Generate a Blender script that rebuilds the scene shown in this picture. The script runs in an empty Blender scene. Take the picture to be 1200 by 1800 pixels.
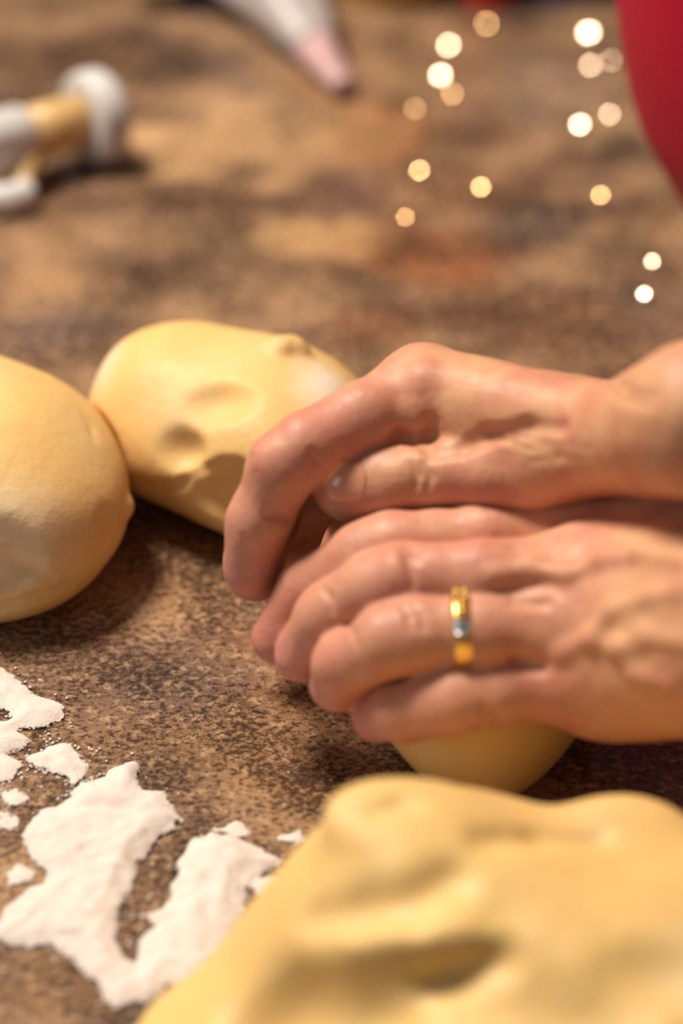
import bpy, bmesh, math, random
import numpy as np
from mathutils import Vector, Matrix

# ------------------------------------------------------------------ camera, world, lights, exposure
scene = bpy.context.scene
C = scene.collection
FPX = 4250.0                      # focal length in pixels of the 1200 px wide frame (85 mm on a 24 mm wide sensor)
PITCH = math.radians(35.0)
CAM_H = 0.4076                    # camera height above the worktop (worktop surface is z = 0)

cam_d = bpy.data.cameras.new('camera')
cam = bpy.data.objects.new('camera', cam_d)
C.objects.link(cam)
cam.location = (0, 0, CAM_H)
cam.rotation_euler = (math.pi / 2 - PITCH, 0, 0)
cam_d.sensor_fit = 'HORIZONTAL'
cam_d.sensor_width = 24.0
cam_d.lens = 85.0
cam_d.clip_start = 0.02
cam_d.clip_end = 50
cam_d.dof.use_dof = True
cam_d.dof.focus_distance = 0.633
cam_d.dof.aperture_fstop = 4.4
scene.camera = cam

scene.view_settings.view_transform = 'Standard'
scene.view_settings.look = 'None'
scene.view_settings.gamma = 1.0
scene.view_settings.use_curve_mapping = False
scene.view_settings.exposure = 0.0
scene.cycles.max_bounces = 8
scene.cycles.use_denoising = True
scene.cycles.sample_clamp_indirect = 4.0

world = bpy.data.worlds.new('room_light')
scene.world = world
world.use_nodes = True
bgn = world.node_tree.nodes['Background']
bgn.inputs[0].default_value = (0.95, 0.95, 1.0, 1)
bgn.inputs[1].default_value = 0.075


def area_light(name, loc, target, size, size_y, power, color):
    l = bpy.data.lights.new(name, 'AREA')
    l.shape = 'RECTANGLE'
    l.size, l.size_y = size, size_y
    l.energy = power
    l.color = color
    o = bpy.data.objects.new(name, l)
    C.objects.link(o)
    o.location = loc
    d = Vector(target) - Vector(loc)
    o.rotation_euler = d.to_track_quat('-Z', 'Y').to_euler()
    return o


area_light('ceiling_lamp', (-0.55, 0.92, 1.28), (0, 0.55, 0), 0.34, 0.34, 32.0, (1.0, 0.87, 0.71))
area_light('cool_fill_light', (-1.7, -0.5, 1.0), (0, 0.5, 0), 0.9, 0.9, 4.5, (0.86, 0.93, 1.0))  # added cool fill for the shaded front sides


# ------------------------------------------------------------------ pixel -> world
def ray(px, py):
    u, v = (px - 600) / FPX, (py - 900) / FPX
    c, s = math.cos(PITCH), math.sin(PITCH)
    return np.array([u, c - v * s, -s - v * c])


def W(px, py, z=0.0):
    """the point of height z that the photograph shows at (px, py)"""
    r = ray(px, py)
    return np.array([0, 0, CAM_H]) + r * ((z - CAM_H) / r[2])


def WY(px, py, Y):
    r = ray(px, py)
    return np.array([0, 0, CAM_H]) + r * (Y / r[1])


# ------------------------------------------------------------------ material helpers
def srgb(r, g, b):
    f = lambda c: c / 12.92 if c <= 0.04045 else ((c + 0.055) / 1.055) ** 2.4
    return (f(r / 255), f(g / 255), f(b / 255), 1)


class NT:
    def __init__(self, name):
        self.m = bpy.data.materials.new(name)
        self.m.use_nodes = True
        self.t = self.m.node_tree
        self.b = self.t.nodes['Principled BSDF']
        self.co = self.t.nodes.new('ShaderNodeTexCoord')

    def new(self, typ, **kw):
        n = self.t.nodes.new(typ)
        for k, v in kw.items():
            setattr(n, k, v)
        return n

    def link(self, a, b):
        self.t.links.new(a, b)

    def noise(self, scale, detail=4, rough=0.55, vec=None, dist=0.0):
        n = self.new('ShaderNodeTexNoise')
        n.inputs['Scale'].default_value = scale
        n.inputs['Detail'].default_value = detail
        n.inputs['Roughness'].default_value = rough
        n.inputs['Distortion'].default_value = dist
        self.link(vec or self.co.outputs['Object'], n.inputs['Vector'])
        return n.outputs['Fac']

    def mapped(self, scale=(1, 1, 1), rot=(0, 0, 0), loc=(0, 0, 0)):
        n = self.new('ShaderNodeMapping')
        n.inputs['Scale'].default_value = scale
        n.inputs['Rotation'].default_value = rot
        n.inputs['Location'].default_value = loc
        self.link(self.co.outputs['Object'], n.inputs['Vector'])
        return n.outputs[0]

    def ramp(self, fac, stops):
        n = self.new('ShaderNodeValToRGB')
        e = n.color_ramp.elements
        while len(e) < len(stops):
            e.new(0.5)
        for el, (p, c) in zip(e, stops):
            el.position = p
            el.color = c if len(c) == 4 else (*c, 1)
        self.link(fac, n.inputs['Fac'])
        return n.outputs['Color']

    def mix(self, fac, a, b, blend='MIX'):
        n = self.new('ShaderNodeMix', data_type='RGBA', blend_type=blend)
        for sock, v in ((n.inputs[0], fac), (n.inputs[6], a), (n.inputs[7], b)):
            if isinstance(v, (int, float)):
                sock.default_value = v
            elif isinstance(v, tuple):
                sock.default_value = v
            else:
                self.link(v, sock)
        return n.outputs[2]

    def attr(self, name):
        n = self.new('ShaderNodeAttribute', attribute_name=name)
        return n

    def bump(self, height, strength=0.3, dist=0.001, normal=None):
        n = self.new('ShaderNodeBump')
        n.inputs['Strength'].default_value = strength
        n.inputs['Distance'].default_value = dist
        self.link(height, n.inputs['Height'])
        if normal:
            self.link(normal, n.inputs['Normal'])
        self.link(n.outputs[0], self.b.inputs['Normal'])
        return n.outputs[0]

    def set(self, **kw):
        for k, v in kw.items():
            s = self.b.inputs[k.replace('_', ' ')]
            if hasattr(v, 'is_linked') or hasattr(v, 'node'):
                self.link(v, s)
            else:
                s.default_value = v
        return self


BW = lambda v: (v, v, v, 1)


def simple(name, col, rough=0.4, spec=0.5, metal=0.0, bump=None, **kw):
    n = NT(name)
    f = n.noise(60, 3)
    c2 = tuple(x * 0.85 for x in col[:3]) + (1,)
    n.set(Base_Color=n.mix(f, col, c2), Roughness=rough, Specular_IOR_Level=spec, Metallic=metal, **kw)
    if bump:
        n.bump(n.noise(bump[0], 3), bump[1], bump[2])
    return n.m


# granite
def granite():
    n = NT('polished_granite')
    st = n.mapped(scale=(1.0, 1.3, 1.0), rot=(0, 0, 0.25))
    big = n.noise(9, 3, 0.55, st, 0.6)
    base = n.ramp(big, [(0.30, srgb(96, 74, 60)), (0.42, srgb(136, 106, 84)), (0.52, srgb(172, 136, 104)),
                        (0.60, srgb(142, 110, 88)), (0.72, srgb(196, 158, 120))])
    rust = n.noise(6.5, 3, 0.5, n.mapped(loc=(3.1, 1.7, 0)))
    base = n.mix(n.ramp(rust, [(0.52, BW(0)), (0.68, BW(0.75))]), base, srgb(140, 94, 66))
    grey = n.noise(11, 3, 0.5, n.mapped(loc=(9.1, 5.7, 0)))
    base = n.mix(n.ramp(grey, [(0.55, BW(0)), (0.70, BW(0.7))]), base, srgb(118, 96, 88))
    # placed broad veins, shade and reflections (attribute painted on the slab)
    at = n.attr('vein_and_shade')
    base = n.mix(at.outputs['Alpha'], base, at.outputs['Color'])
    # mid-size mineral grains
    mid = n.noise(300, 4, 0.65)
    base = n.mix(n.ramp(mid, [(0.50, BW(0)), (0.66, BW(0.55))]), base, srgb(216, 180, 142))
    fine = n.noise(540, 5, 0.78, n.mapped(scale=(0.85, 1.15, 1)))
    density = n.noise(34, 4, 0.6)
    m = n.new('ShaderNodeMath', operation='MULTIPLY_ADD')
    n.link(density, m.inputs[0])
    m.inputs[1].default_value = 0.40
    n.link(fine, m.inputs[2])
    base = n.mix(n.ramp(m.outputs[0], [(0.665, BW(0)), (0.76, BW(0.88))]), base, srgb(52, 38, 32))
    blot = n.noise(150, 4, 0.6, n.mapped(scale=(0.8, 1.2, 1), loc=(2, 8, 0)))
    base = n.mix(n.ramp(blot, [(0.63, BW(0)), (0.70, BW(0.9))]), base, srgb(30, 22, 22))
    n.set(Base_Color=base, Roughness=n.ramp(n.noise(60, 3), [(0.3, BW(0.16)), (0.7, BW(0.26))]), Specular_IOR_Level=0.5)
    n.bump(n.noise(300, 3), 0.06, 0.0004)
    return n.m


def skin():
    n = NT('skin')
    a = n.attr('red')
    mott = n.noise(70, 4, 0.6)
    base = n.mix(n.ramp(mott, [(0.35, BW(0)), (0.7, BW(1))]), srgb(216, 164, 126), srgb(202, 144, 110))
    base = n.mix(a.outputs['Fac'], base, srgb(198, 126, 124))
    pk = n.noise(55, 4, 0.65, n.mapped(loc=(7, 1, 3)))
    base = n.mix(n.ramp(pk, [(0.48, BW(0)), (0.62, BW(0.6))]), base, srgb(200, 126, 108))
    sp = n.noise(160, 3, 0.6, n.mapped(loc=(4, 2, 7)))
    base = n.mix(n.ramp(sp, [(0.62, BW(0)), (0.72, BW(0.35))]), base, srgb(150, 92, 66))
    n.set(Base_Color=base, Roughness=n.ramp(n.noise(220, 3), [(0.3, BW(0.44)), (0.7, BW(0.60))]),
          Specular_IOR_Level=0.45, Subsurface_Weight=0.30, Subsurface_Scale=0.003)
    n.b.inputs['Subsurface Radius'].default_value = (1.0, 0.35, 0.2)
    w = n.new('ShaderNodeTexVoronoi')
    w.inputs['Scale'].default_value = 520
    n.link(n.co.outputs['Object'], w.inputs['Vector'])
    lines = n.noise(180, 4, 0.65, n.mapped(scale=(1.6, 0.7, 0.9)))
    add = n.new('ShaderNodeMath', operation='MULTIPLY_ADD')
    n.link(w.outputs['Distance'], add.inputs[0])
    add.inputs[1].default_value = 0.35
    n.link(lines, add.inputs[2])
    n.bump(add.outputs[0], 0.25, 0.0010)
    return n.m


def dough_mat(name, flour=0.0, warm=0.0, dry=0.5):
    n = NT(name)
    v = n.noise(22, 4, 0.6)
    base = n.mix(n.ramp(v, [(0.35, BW(0)), (0.7, BW(1))]), srgb(238, 200, 128), srgb(228, 187, 121))
    pale = n.noise(30, 5, 0.6, n.mapped(loc=(5, 3, 1)))
    base = n.mix(n.ramp(pale, [(0.5, BW(0)), (0.75, BW(dry))]), base, srgb(222, 200, 158))
    at = n.attr('flour')
    fl = n.noise(160, 4, 0.7)
    mm = n.new('ShaderNodeMath', operation='MULTIPLY')
    n.link(at.outputs['Fac'], mm.inputs[0])
    n.link(n.ramp(fl, [(0.3, BW(0.55)), (0.6, BW(1))]), mm.inputs[1])
    base = n.mix(mm.outputs[0], base, srgb(240, 228, 214))
    spk = n.noise(380, 3, 0.6, n.mapped(loc=(1, 1, 9)))
    base = n.mix(n.ramp(spk, [(0.68, BW(0)), (0.74, BW(0.4))]), base, srgb(178, 128, 70))
    n.set(Base_Color=base, Roughness=n.ramp(n.noise(50, 4), [(0.35, BW(0.42)), (0.65, BW(0.62))]),
          Specular_IOR_Level=0.4, Subsurface_Weight=0.12, Subsurface_Scale=0.004)
    n.b.inputs['Subsurface Radius'].default_value = (1.0, 0.7, 0.35)
    n.bump(n.noise(130, 5, 0.65), 0.3, 0.0016)
    return n.m


# ------------------------------------------------------------------ objects, tags
def tag(o, label=None, cat=None, group=None, kind=None):
    for k, v in (('label', label), ('category', cat), ('group', group), ('kind', kind)):
        if v:
            o[k] = v
    return o


def mesh_obj(name, verts, faces, mat, parent=None, smooth=True):
    me = bpy.data.meshes.new(name)
    me.from_pydata([tuple(map(float, v)) for v in verts], [], [tuple(map(int, f)) for f in faces])
    me.update()
    if smooth:
        me.polygons.foreach_set('use_smooth', [True] * len(me.polygons))
    o = bpy.data.objects.new(name, me)
    C.objects.link(o)
    if mat:
        me.materials.append(mat)
    if parent:
        o.parent = parent
    return o


def empty(name, loc, rz=0.0):
    o = bpy.data.objects.new(name, None)
    o.empty_display_size = 0.03
    C.objects.link(o)
    o.location = loc
    o.rotation_euler.z = rz
    return o


def fast_mesh(name, V, Q, mat, parent=None):
    """quads from numpy arrays"""
    me = bpy.data.meshes.new(name)
    me.vertices.add(len(V))
    me.vertices.foreach_set('co', np.ascontiguousarray(V, np.float32).ravel())
    me.loops.add(Q.size)
    me.loops.foreach_set('vertex_index', np.ascontiguousarray(Q, np.int32).ravel())
    me.polygons.add(len(Q))
    me.polygons.foreach_set('loop_start', np.arange(0, Q.size, 4, dtype=np.int32))
    me.polygons.foreach_set('loop_total', np.full(len(Q), 4, np.int32))
    me.update(calc_edges=True)
    me.validate()
    me.polygons.foreach_set('use_smooth', np.ones(len(me.polygons), bool))
    o = bpy.data.objects.new(name, me)
    C.objects.link(o)
    me.materials.append(mat)
    if parent:
        o.parent = parent
    return o


def point_attr(o, name, vals):
    a = o.data.attributes.new(name, 'FLOAT', 'POINT')
    a.data.foreach_set('value', np.ascontiguousarray(vals, np.float32))


# ------------------------------------------------------------------ signed distance modelling
class Field:
    def __init__(self, xs, ys, zs):
        self.x, self.y, self.z = [np.asarray(a, np.float32) for a in (xs, ys, zs)]
        self.shape = (len(xs), len(ys), len(zs))

    def blank(self):
        return np.full(self.shape, 0.06, np.float32)

    def window(self, lo, hi):
        sl = []
        for a, l, h in zip((self.x, self.y, self.z), lo, hi):
            i0 = max(0, int(np.searchsorted(a, l)) - 1)
            i1 = min(len(a), int(np.searchsorted(a, h)) + 1)
            sl.append(slice(i0, max(i0, i1)))
        sl = tuple(sl)
        X = self.x[sl[0]][:, None, None]
        Y = self.y[sl[1]][None, :, None]
        Z = self.z[sl[2]][None, None, :]
        return sl, X, Y, Z

    def grid(self):
        return self.x[:, None, None], self.y[None, :, None], self.z[None, None, :]


def smin(a, b, k):
    h = np.maximum(k - np.abs(a - b), 0) / k
    return np.minimum(a, b) - h * h * k * 0.25


def smax(a, b, k):
    return -smin(-a, -b, k)


def seg_dist(X, Y, Z, a, b, ra, rb):
    ba = b - a
    L2 = float(ba @ ba) + 1e-12
    px, py, pz = X - a[0], Y - a[1], Z - a[2]
    h = np.clip((px * ba[0] + py * ba[1] + pz * ba[2]) / L2, 0, 1)
    dx, dy, dz = px - h * ba[0], py - h * ba[1], pz - h * ba[2]
    return np.sqrt(dx * dx + dy * dy + dz * dz) - (ra + (rb - ra) * h)


def capsule(F, D, a, b, ra, rb, k=0.004, pad=0.016):
    a, b = np.asarray(a, float), np.asarray(b, float)
    r = max(ra, rb) + pad
    sl, X, Y, Z = F.window(np.minimum(a, b) - r, np.maximum(a, b) + r)
    if 0 in D[sl].shape:
        return
    d = seg_dist(X, Y, Z, a.astype(np.float32), b.astype(np.float32), ra, rb).astype(np.float32)
    D[sl] = smin(D[sl], d, k)


def ellipsoid_d(X, Y, Z, c, r, R=None):
    px, py, pz = X - c[0], Y - c[1], Z - c[2]
    if R is not None:
        px, py, pz = [px * R[0, i] + py * R[1, i] + pz * R[2, i] for i in range(3)]
    q = np.sqrt((px / r[0]) ** 2 + (py / r[1]) ** 2 + (pz / r[2]) ** 2)
    g = np.sqrt((px / r[0] ** 2) ** 2 + (py / r[1] ** 2) ** 2 + (pz / r[2] ** 2) ** 2) + 1e-9
    return q * (q - 1) / g


def ellipsoid(F, D, c, r, k=0.006, R=None, cut=False, pad=0.02):
    m = max(r) + pad
    sl, X, Y, Z = F.window(np.array(c) - m, np.array(c) + m)
    d = ellipsoid_d(X, Y, Z, c, r, R).astype(np.float32)
    D[sl] = smax(D[sl], -d, k) if cut else smin(D[sl], d, k)


def groove(F, D, pts, r, k=0.002):
    """carve a skin fold along a polyline"""
    for a, b in zip(pts[:-1], pts[1:]):
        a, b = np.asarray(a, float), np.asarray(b, float)
        m = r + 0.008
        sl, X, Y, Z = F.window(np.minimum(a, b) - m, np.maximum(a, b) + m)
        if 0 in D[sl].shape:
            continue
        d = seg_dist(X, Y, Z, a.astype(np.float32), b.astype(np.float32), r, r).astype(np.float32)
        D[sl] = smax(D[sl], -d, k)


def lattice_noise(seed, n=24):
    rng = np.random.default_rng(seed)
    return rng.random((n, n, n)).astype(np.float32) * 2 - 1


def noise3(X, Y, Z, scale, seed):
    """trilinear value noise with smooth steps on broadcastable coordinates"""
    L = lattice_noise(seed)
    n = L.shape[0]
    X, Y, Z = np.broadcast_arrays(X, Y, Z)
    p = [a * scale + 100.37 for a in (X, Y, Z)]
    i = [np.floor(a).astype(np.int32) for a in p]
    f = [a - b for a, b in zip(p, i)]
    f = [t * t * (3 - 2 * t) for t in f]
    out = 0
    for dx in (0, 1):
        for dy in (0, 1):
            for dz in (0, 1):
                w = (f[0] if dx else 1 - f[0]) * (f[1] if dy else 1 - f[1]) * (f[2] if dz else 1 - f[2])
                out = out + w * L[(i[0] + dx) % n, (i[1] + dy) % n, (i[2] + dz) % n]
    return out.astype(np.float32)


def surface(F, D):
    """naive surface nets -> vertices, quads"""
    ins = D < 0
    cnt = np.zeros(tuple(s - 1 for s in D.shape), np.int8)
    for dx in (0, 1):
        for dy in (0, 1):
            for dz in (0, 1):
                cnt += ins[dx:D.shape[0] - 1 + dx, dy:D.shape[1] - 1 + dy, dz:D.shape[2] - 1 + dz]
    act = np.argwhere((cnt > 0) & (cnt < 8))
    idx = np.full(cnt.shape, -1, np.int64)
    idx[act[:, 0], act[:, 1], act[:, 2]] = np.arange(len(act))
    I, J, K = act.T
    acc = np.zeros((len(act), 3))
    num = np.zeros(len(act))
    ax = (F.x, F.y, F.z)
    corners = [(a, b, c) for a in (0, 1) for b in (0, 1) for c in (0, 1)]
    for c0 in corners:
        for d in range(3):
            if c0[d]:
                continue
            c1 = list(c0)
            c1[d] = 1
            v0 = D[I + c0[0], J + c0[1], K + c0[2]]
            v1 = D[I + c1[0], J + c1[1], K + c1[2]]
            m = (v0 < 0) != (v1 < 0)
            t = np.where(m, v0 / np.where(m, v0 - v1, 1), 0)
            p0 = np.stack([ax[0][I + c0[0]], ax[1][J + c0[1]], ax[2][K + c0[2]]], 1)
            p1 = np.stack([ax[0][I + c1[0]], ax[1][J + c1[1]], ax[2][K + c1[2]]], 1)
            acc += (p0 + (p1 - p0) * t[:, None]) * m[:, None]
            num += m
    V = acc / num[:, None]
    quads = []
    for d in range(3):
        e1, e2 = [(1, 2), (2, 0), (0, 1)][d]
        s0 = [slice(None)] * 3
        s1 = [slice(None)] * 3
        s0[d], s1[d] = slice(0, -1), slice(1, None)
        a, b = ins[tuple(s0)], ins[tuple(s1)]
        E = np.argwhere(a != b)
        E = E[(E[:, e1] > 0) & (E[:, e2] > 0) & (E[:, e1] < D.shape[e1] - 1) & (E[:, e2] < D.shape[e2] - 1)]
        flip = a[E[:, 0], E[:, 1], E[:, 2]]
        q = []
        for o1, o2 in ((-1, -1), (0, -1), (0, 0), (-1, 0)):
            P = E.copy()
            P[:, e1] += o1
            P[:, e2] += o2
            q.append(idx[P[:, 0], P[:, 1], P[:, 2]])
        q = np.stack(q, 1)
        q[~flip] = q[~flip][:, ::-1]
        quads.append(q)
    Q = np.concatenate(quads)
    Q = Q[(Q >= 0).all(1)]
    return V, Q


def relax(V, Q, n=1, w=0.5):
    """light Laplacian smoothing of the net"""
    for _ in range(n):
        acc = np.zeros_like(V)
        num = np.zeros(len(V))
        for a, b in ((0, 1), (1, 2), (2, 3), (3, 0)):
            np.add.at(acc, Q[:, a], V[Q[:, b]])
            np.add.at(acc, Q[:, b], V[Q[:, a]])
            np.add.at(num, Q[:, a], 1)
            np.add.at(num, Q[:, b], 1)
        V = V + w * (acc / np.maximum(num, 1)[:, None] - V)
    return V


def sample(F, D, P):
    """trilinear value of the field at points P (n, 3)"""
    P = np.atleast_2d(P)
    i, f = [], []
    for k, ax in enumerate((F.x, F.y, F.z)):
        j = np.clip(np.searchsorted(ax, P[:, k]) - 1, 0, len(ax) - 2)
        i.append(j)
        f.append(np.clip((P[:, k] - ax[j]) / (ax[j + 1] - ax[j]), 0, 1))
    out = np.zeros(len(P))
    for dx in (0, 1):
        for dy in (0, 1):
            for dz in (0, 1):
                w = (f[0] if dx else 1 - f[0]) * (f[1] if dy else 1 - f[1]) * (f[2] if dz else 1 - f[2])
                out += w * D[i[0] + dx, i[1] + dy, i[2] + dz]
    return out


def resample(F, D, G):
    """the field D of F read on the grid G"""
    X, Y, Z = np.broadcast_arrays(*G.grid())
    P = np.stack([X.ravel(), Y.ravel(), Z.ravel()], 1)
    out = sample(F, D, P)
    far = (P[:, 0] < F.x[0]) | (P[:, 0] > F.x[-1]) | (P[:, 1] < F.y[0]) | (P[:, 1] > F.y[-1]) | (P[:, 2] > F.z[-1])
    out[far] = 0.05
    return out.reshape(G.shape).astype(np.float32)


def hit(F, D, px, py, lift=0.0):
    """first point of the modelled body along the sight line of (px, py)"""
    r = ray(px, py)
    r = r / np.linalg.norm(r)
    t = np.arange(0.36, 0.80, 0.0004)
    P = np.array([0, 0, CAM_H]) + r * t[:, None]
    P = P[(P[:, 0] > F.x[0]) & (P[:, 0] < F.x[-1]) & (P[:, 1] > F.y[0]) & (P[:, 1] < F.y[-1]) & (P[:, 2] > F.z[0]) & (P[:, 2] < F.z[-1])]
    v = sample(F, D, P)
    k = np.argmax(v < 0)
    if v[k] >= 0:
        return None
    return P[k] - r * lift


def dents(F, D, spots, k=0.004):
    """press ellipsoids into the surface: (px, py, radii, lift towards the viewer, tilt)"""
    for px, py, rr, lift, ang in spots:
        c = hit(F, D, px, py, lift)
        if c is not None:
            ellipsoid(F, D, c, rr, k, rot('Y', ang), cut=True)


def bumps(F, D, spots, k=0.006):
    for px, py, rr, lift, ang in spots:
        c = hit(F, D, px, py, lift)
        if c is not None:
            ellipsoid(F, D, c, rr, k, rot('Y', ang))


def folds(F, D, lines):
    for pts, r, k in lines:
        P = [hit(F, D, x, y) for x, y in pts]
        P = [p for p in P if p is not None]
        groove(F, D, P, r, k)


def axis(lo, hi, step, fine_lo=None, fine_hi=None, grow=1.12, most=0.006):
    """even steps inside the fine range, growing steps outside it"""
    fl = lo if fine_lo is None else fine_lo
    fh = hi if fine_hi is None else fine_hi
    mid = list(np.arange(fl, fh, step))
    s, p = step, mid[-1]
    while p < hi:
        s = min(s * grow, most)
        p += s
        mid.append(p)
    s, p = step, mid[0]
    pre = []
    while p > lo:
        s = min(s * grow, most)
        p -= s
        pre.append(p)
    return np.array(pre[::-1] + mid)


# ------------------------------------------------------------------ setting
M_granite = granite()
M_wall = simple('painted_wall', srgb(198, 170, 142), 0.8)
M_floor = simple('wood_floor', srgb(120, 84, 58), 0.5)
M_cab = simple('cabinet_wood', srgb(104, 66, 42), 0.45)


def box(name, lo, hi, mat, parent=None, bev=0.0, smooth=False):
    bm = bmesh.new()
    bmesh.ops.create_cube(bm, size=1)
    for v in bm.verts:
        v.co = Vector([(lo[i] + hi[i]) / 2 + v.co[i] * (hi[i] - lo[i]) for i in range(3)])
    if bev:
        bmesh.ops.bevel(bm, geom=bm.edges[:], offset=bev, segments=3, affect='EDGES', profile=0.6)
    me = bpy.data.meshes.new(name)
    bm.to_mesh(me)
    bm.free()
    o = bpy.data.objects.new(name, me)
    C.objects.link(o)
    me.materials.append(mat)
    if parent:
        o.parent = parent
    return o


fl = box('floor', (-2.6, -1.6, -0.95), (2.6, 3.2, -0.92), M_floor)
tag(fl, kind='structure')
wb = box('wall_back', (-2.6, 3.1, -0.92), (2.6, 3.2, 1.7), M_wall)
tag(wb, kind='structure')

# worktop slab: a fine grid on top so that veins, a shadow and reflections can be laid in as colour
GX = np.linspace(-0.75, 0.40, 116)
GY = np.linspace(0.12, 1.45, 134)
gx, gy = np.meshgrid(GX, GY, indexing='ij')
top = np.stack([gx.ravel(), gy.ravel(), np.zeros(gx.size)], 1)
ni, nj = gx.shape
ii, jj = np.meshgrid(np.arange(ni - 1), np.arange(nj - 1), indexing='ij')
q0 = (ii * nj + jj).ravel()
topq = np.stack([q0, q0 + nj, q0 + nj + 1, q0 + 1], 1)
# underside and front rim
ring = [i * nj for i in range(ni)] + [(ni - 1) * nj + j for j in range(1, nj)] + \
       [i * nj + nj - 1 for i in range(ni - 2, -1, -1)] + [j for j in range(nj - 2, 0, -1)]
low = top[ring].copy()
low[:, 2] = -0.04
base_i = len(top)
n_r = len(ring)
side = np.array([[ring[k], base_i + k, base_i + (k + 1) % n_r, ring[(k + 1) % n_r]] for k in range(n_r)])
worktop = fast_mesh('countertop', np.concatenate([top, low]), np.concatenate([topq, side]), M_granite)
worktop.data.polygons.foreach_set('use_smooth', np.zeros(len(worktop.data.polygons), bool))
tag(worktop, 'polished brown speckled granite countertop the dough and hands rest on', 'countertop')
# broad veins, with some shade and reflections put into the colour: (px, py, half-width px, half-height px, colour, weight)
VEINS_AND_SHADE = [
    (150, 105, 330, 50, (92, 66, 52), .95), (130, 25, 200, 22, (150, 116, 92), .7), (400, 245, 260, 70, (216, 172, 126), .95), (520, 170, 110, 50, (186, 142, 100), .7),
    (330, 352, 230, 28, (112, 82, 66), .95), (630, 335, 60, 45, (122, 92, 84), .8), (560, 425, 130, 40, (216, 170, 120), .95), (140, 420, 190, 32, (178, 138, 104), .8),
    (80, 500, 90, 40, (196, 152, 112), .8), (280, 475, 170, 36, (128, 98, 78), .8), (760, 445, 150, 55, (142, 84, 54), .95), (930, 400, 120, 50, (88, 72, 68), .95),  # rust and dark grey entries paint reflections of red and dark things
    (660, 240, 90, 60, (178, 118, 76), .8), (960, 160, 130, 70, (164, 134, 112), .8), (1090, 255, 70, 38, (84, 68, 58), .9), (930, 560, 200, 60, (118, 82, 60), .8),
    (640, 570, 110, 50, (130, 84, 60), .8), (90, 585, 140, 42, (112, 92, 86), .9), (240, 1060, 200, 60, (186, 146, 106), .6), (420, 1290, 160, 50, (160, 124, 86), .5),
    (520, 1390, 110, 40, (176, 128, 84), .5), (110, 1720, 130, 80, (112, 80, 56), .6), (1080, 1330, 160, 60, (70, 50, 42), .7), (330, 1200, 120, 60, (112, 92, 78), .5),  # darkest entry is the shadow under the hands, put in as colour
]
vc = np.zeros((len(top) + len(low), 4), np.float32)
rgb = np.zeros((len(top), 3))
wsum = np.zeros(len(top))
wob = np.sin(gx.ravel() * 47 + gy.ravel() * 61) * 0.25 + np.sin(gx.ravel() * 113 - gy.ravel() * 83) * 0.18
for px, py, hw, hh, col, wt in VEINS_AND_SHADE:
    c = W(px, py)
    ex = abs(W(px + hw, py)[0] - c[0])
    ey = abs(W(px, py - hh)[1] - c[1])
    q = ((top[:, 0] - c[0]) / ex) ** 2 + ((top[:, 1] - c[1]) / ey) ** 2
    w = np.clip(1.35 - q + wob, 0, 1)
    w = w * w * (3 - 2 * w) * wt
    lin = np.array(srgb(*col)[:3])
    rgb += lin * w[:, None]
    wsum += w
m = wsum > 0
rgb[m] /= wsum[m][:, None]
vc[:len(top), :3] = rgb
vc[:len(top), 3] = np.clip(wsum, 0, 0.92)
ca = worktop.data.attributes.new('vein_and_shade', 'FLOAT_COLOR', 'POINT')
ca.data.foreach_set('color', vc.ravel())

cab = box('kitchen_island', (-0.70, 0.17, -0.92), (0.36, 1.40, -0.0405), M_cab, bev=0.004)
tag(cab, 'dark wooden island base under the granite countertop', 'cabinet')

# ------------------------------------------------------------------ hands
M_skin = skin()
MM = 0.001
VOX = 0.0008


def rotz(a):
    c, s = math.cos(a), math.sin(a)
    return np.array([[c, -s, 0], [s, c, 0], [0, 0, 1]])


def rot(ax, ang):
    return np.array(Matrix.Rotation(ang, 3, ax))


def chain(F, D, pts, k=0.003):
    """pts: (point, radius) list"""
    for (a, ra), (b, rb) in zip(pts[:-1], pts[1:]):
        capsule(F, D, a, b, ra, rb, k)


def J(px, py, z, r_mm):
    return (W(px, py, z), r_mm * MM)


def lerp(a, b, t):
    return np.asarray(a) + (np.asarray(b) - np.asarray(a)) * t


def merge(palm, fingers, k_palm=0.008, k_side=0.0010):
    out = None
    for f in fingers:
        g = smin(f, palm, k_palm)
        out = g if out is None else smin(out, g, k_side)
    return out


def skin_relief(F, D):
    sl, X, Y, Z = F.window((-0.06, 0.38, 0.0), (0.12, 0.62, 0.16))
    D[sl] += noise3(X, Y, Z, 85, 5) * 0.00045 + noise3(X, Y, Z, 210, 6) * 0.00022


def veins(F, D, lines):
    for pts, r, sink in lines:
        P = [hit(F, D, x, y, -sink) for x, y in pts]
        P = [p for p in P if p is not None]
        for a, b in zip(P[:-1], P[1:]):
            capsule(F, D, a, b, r, r, 0.0035, pad=0.01)


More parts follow.
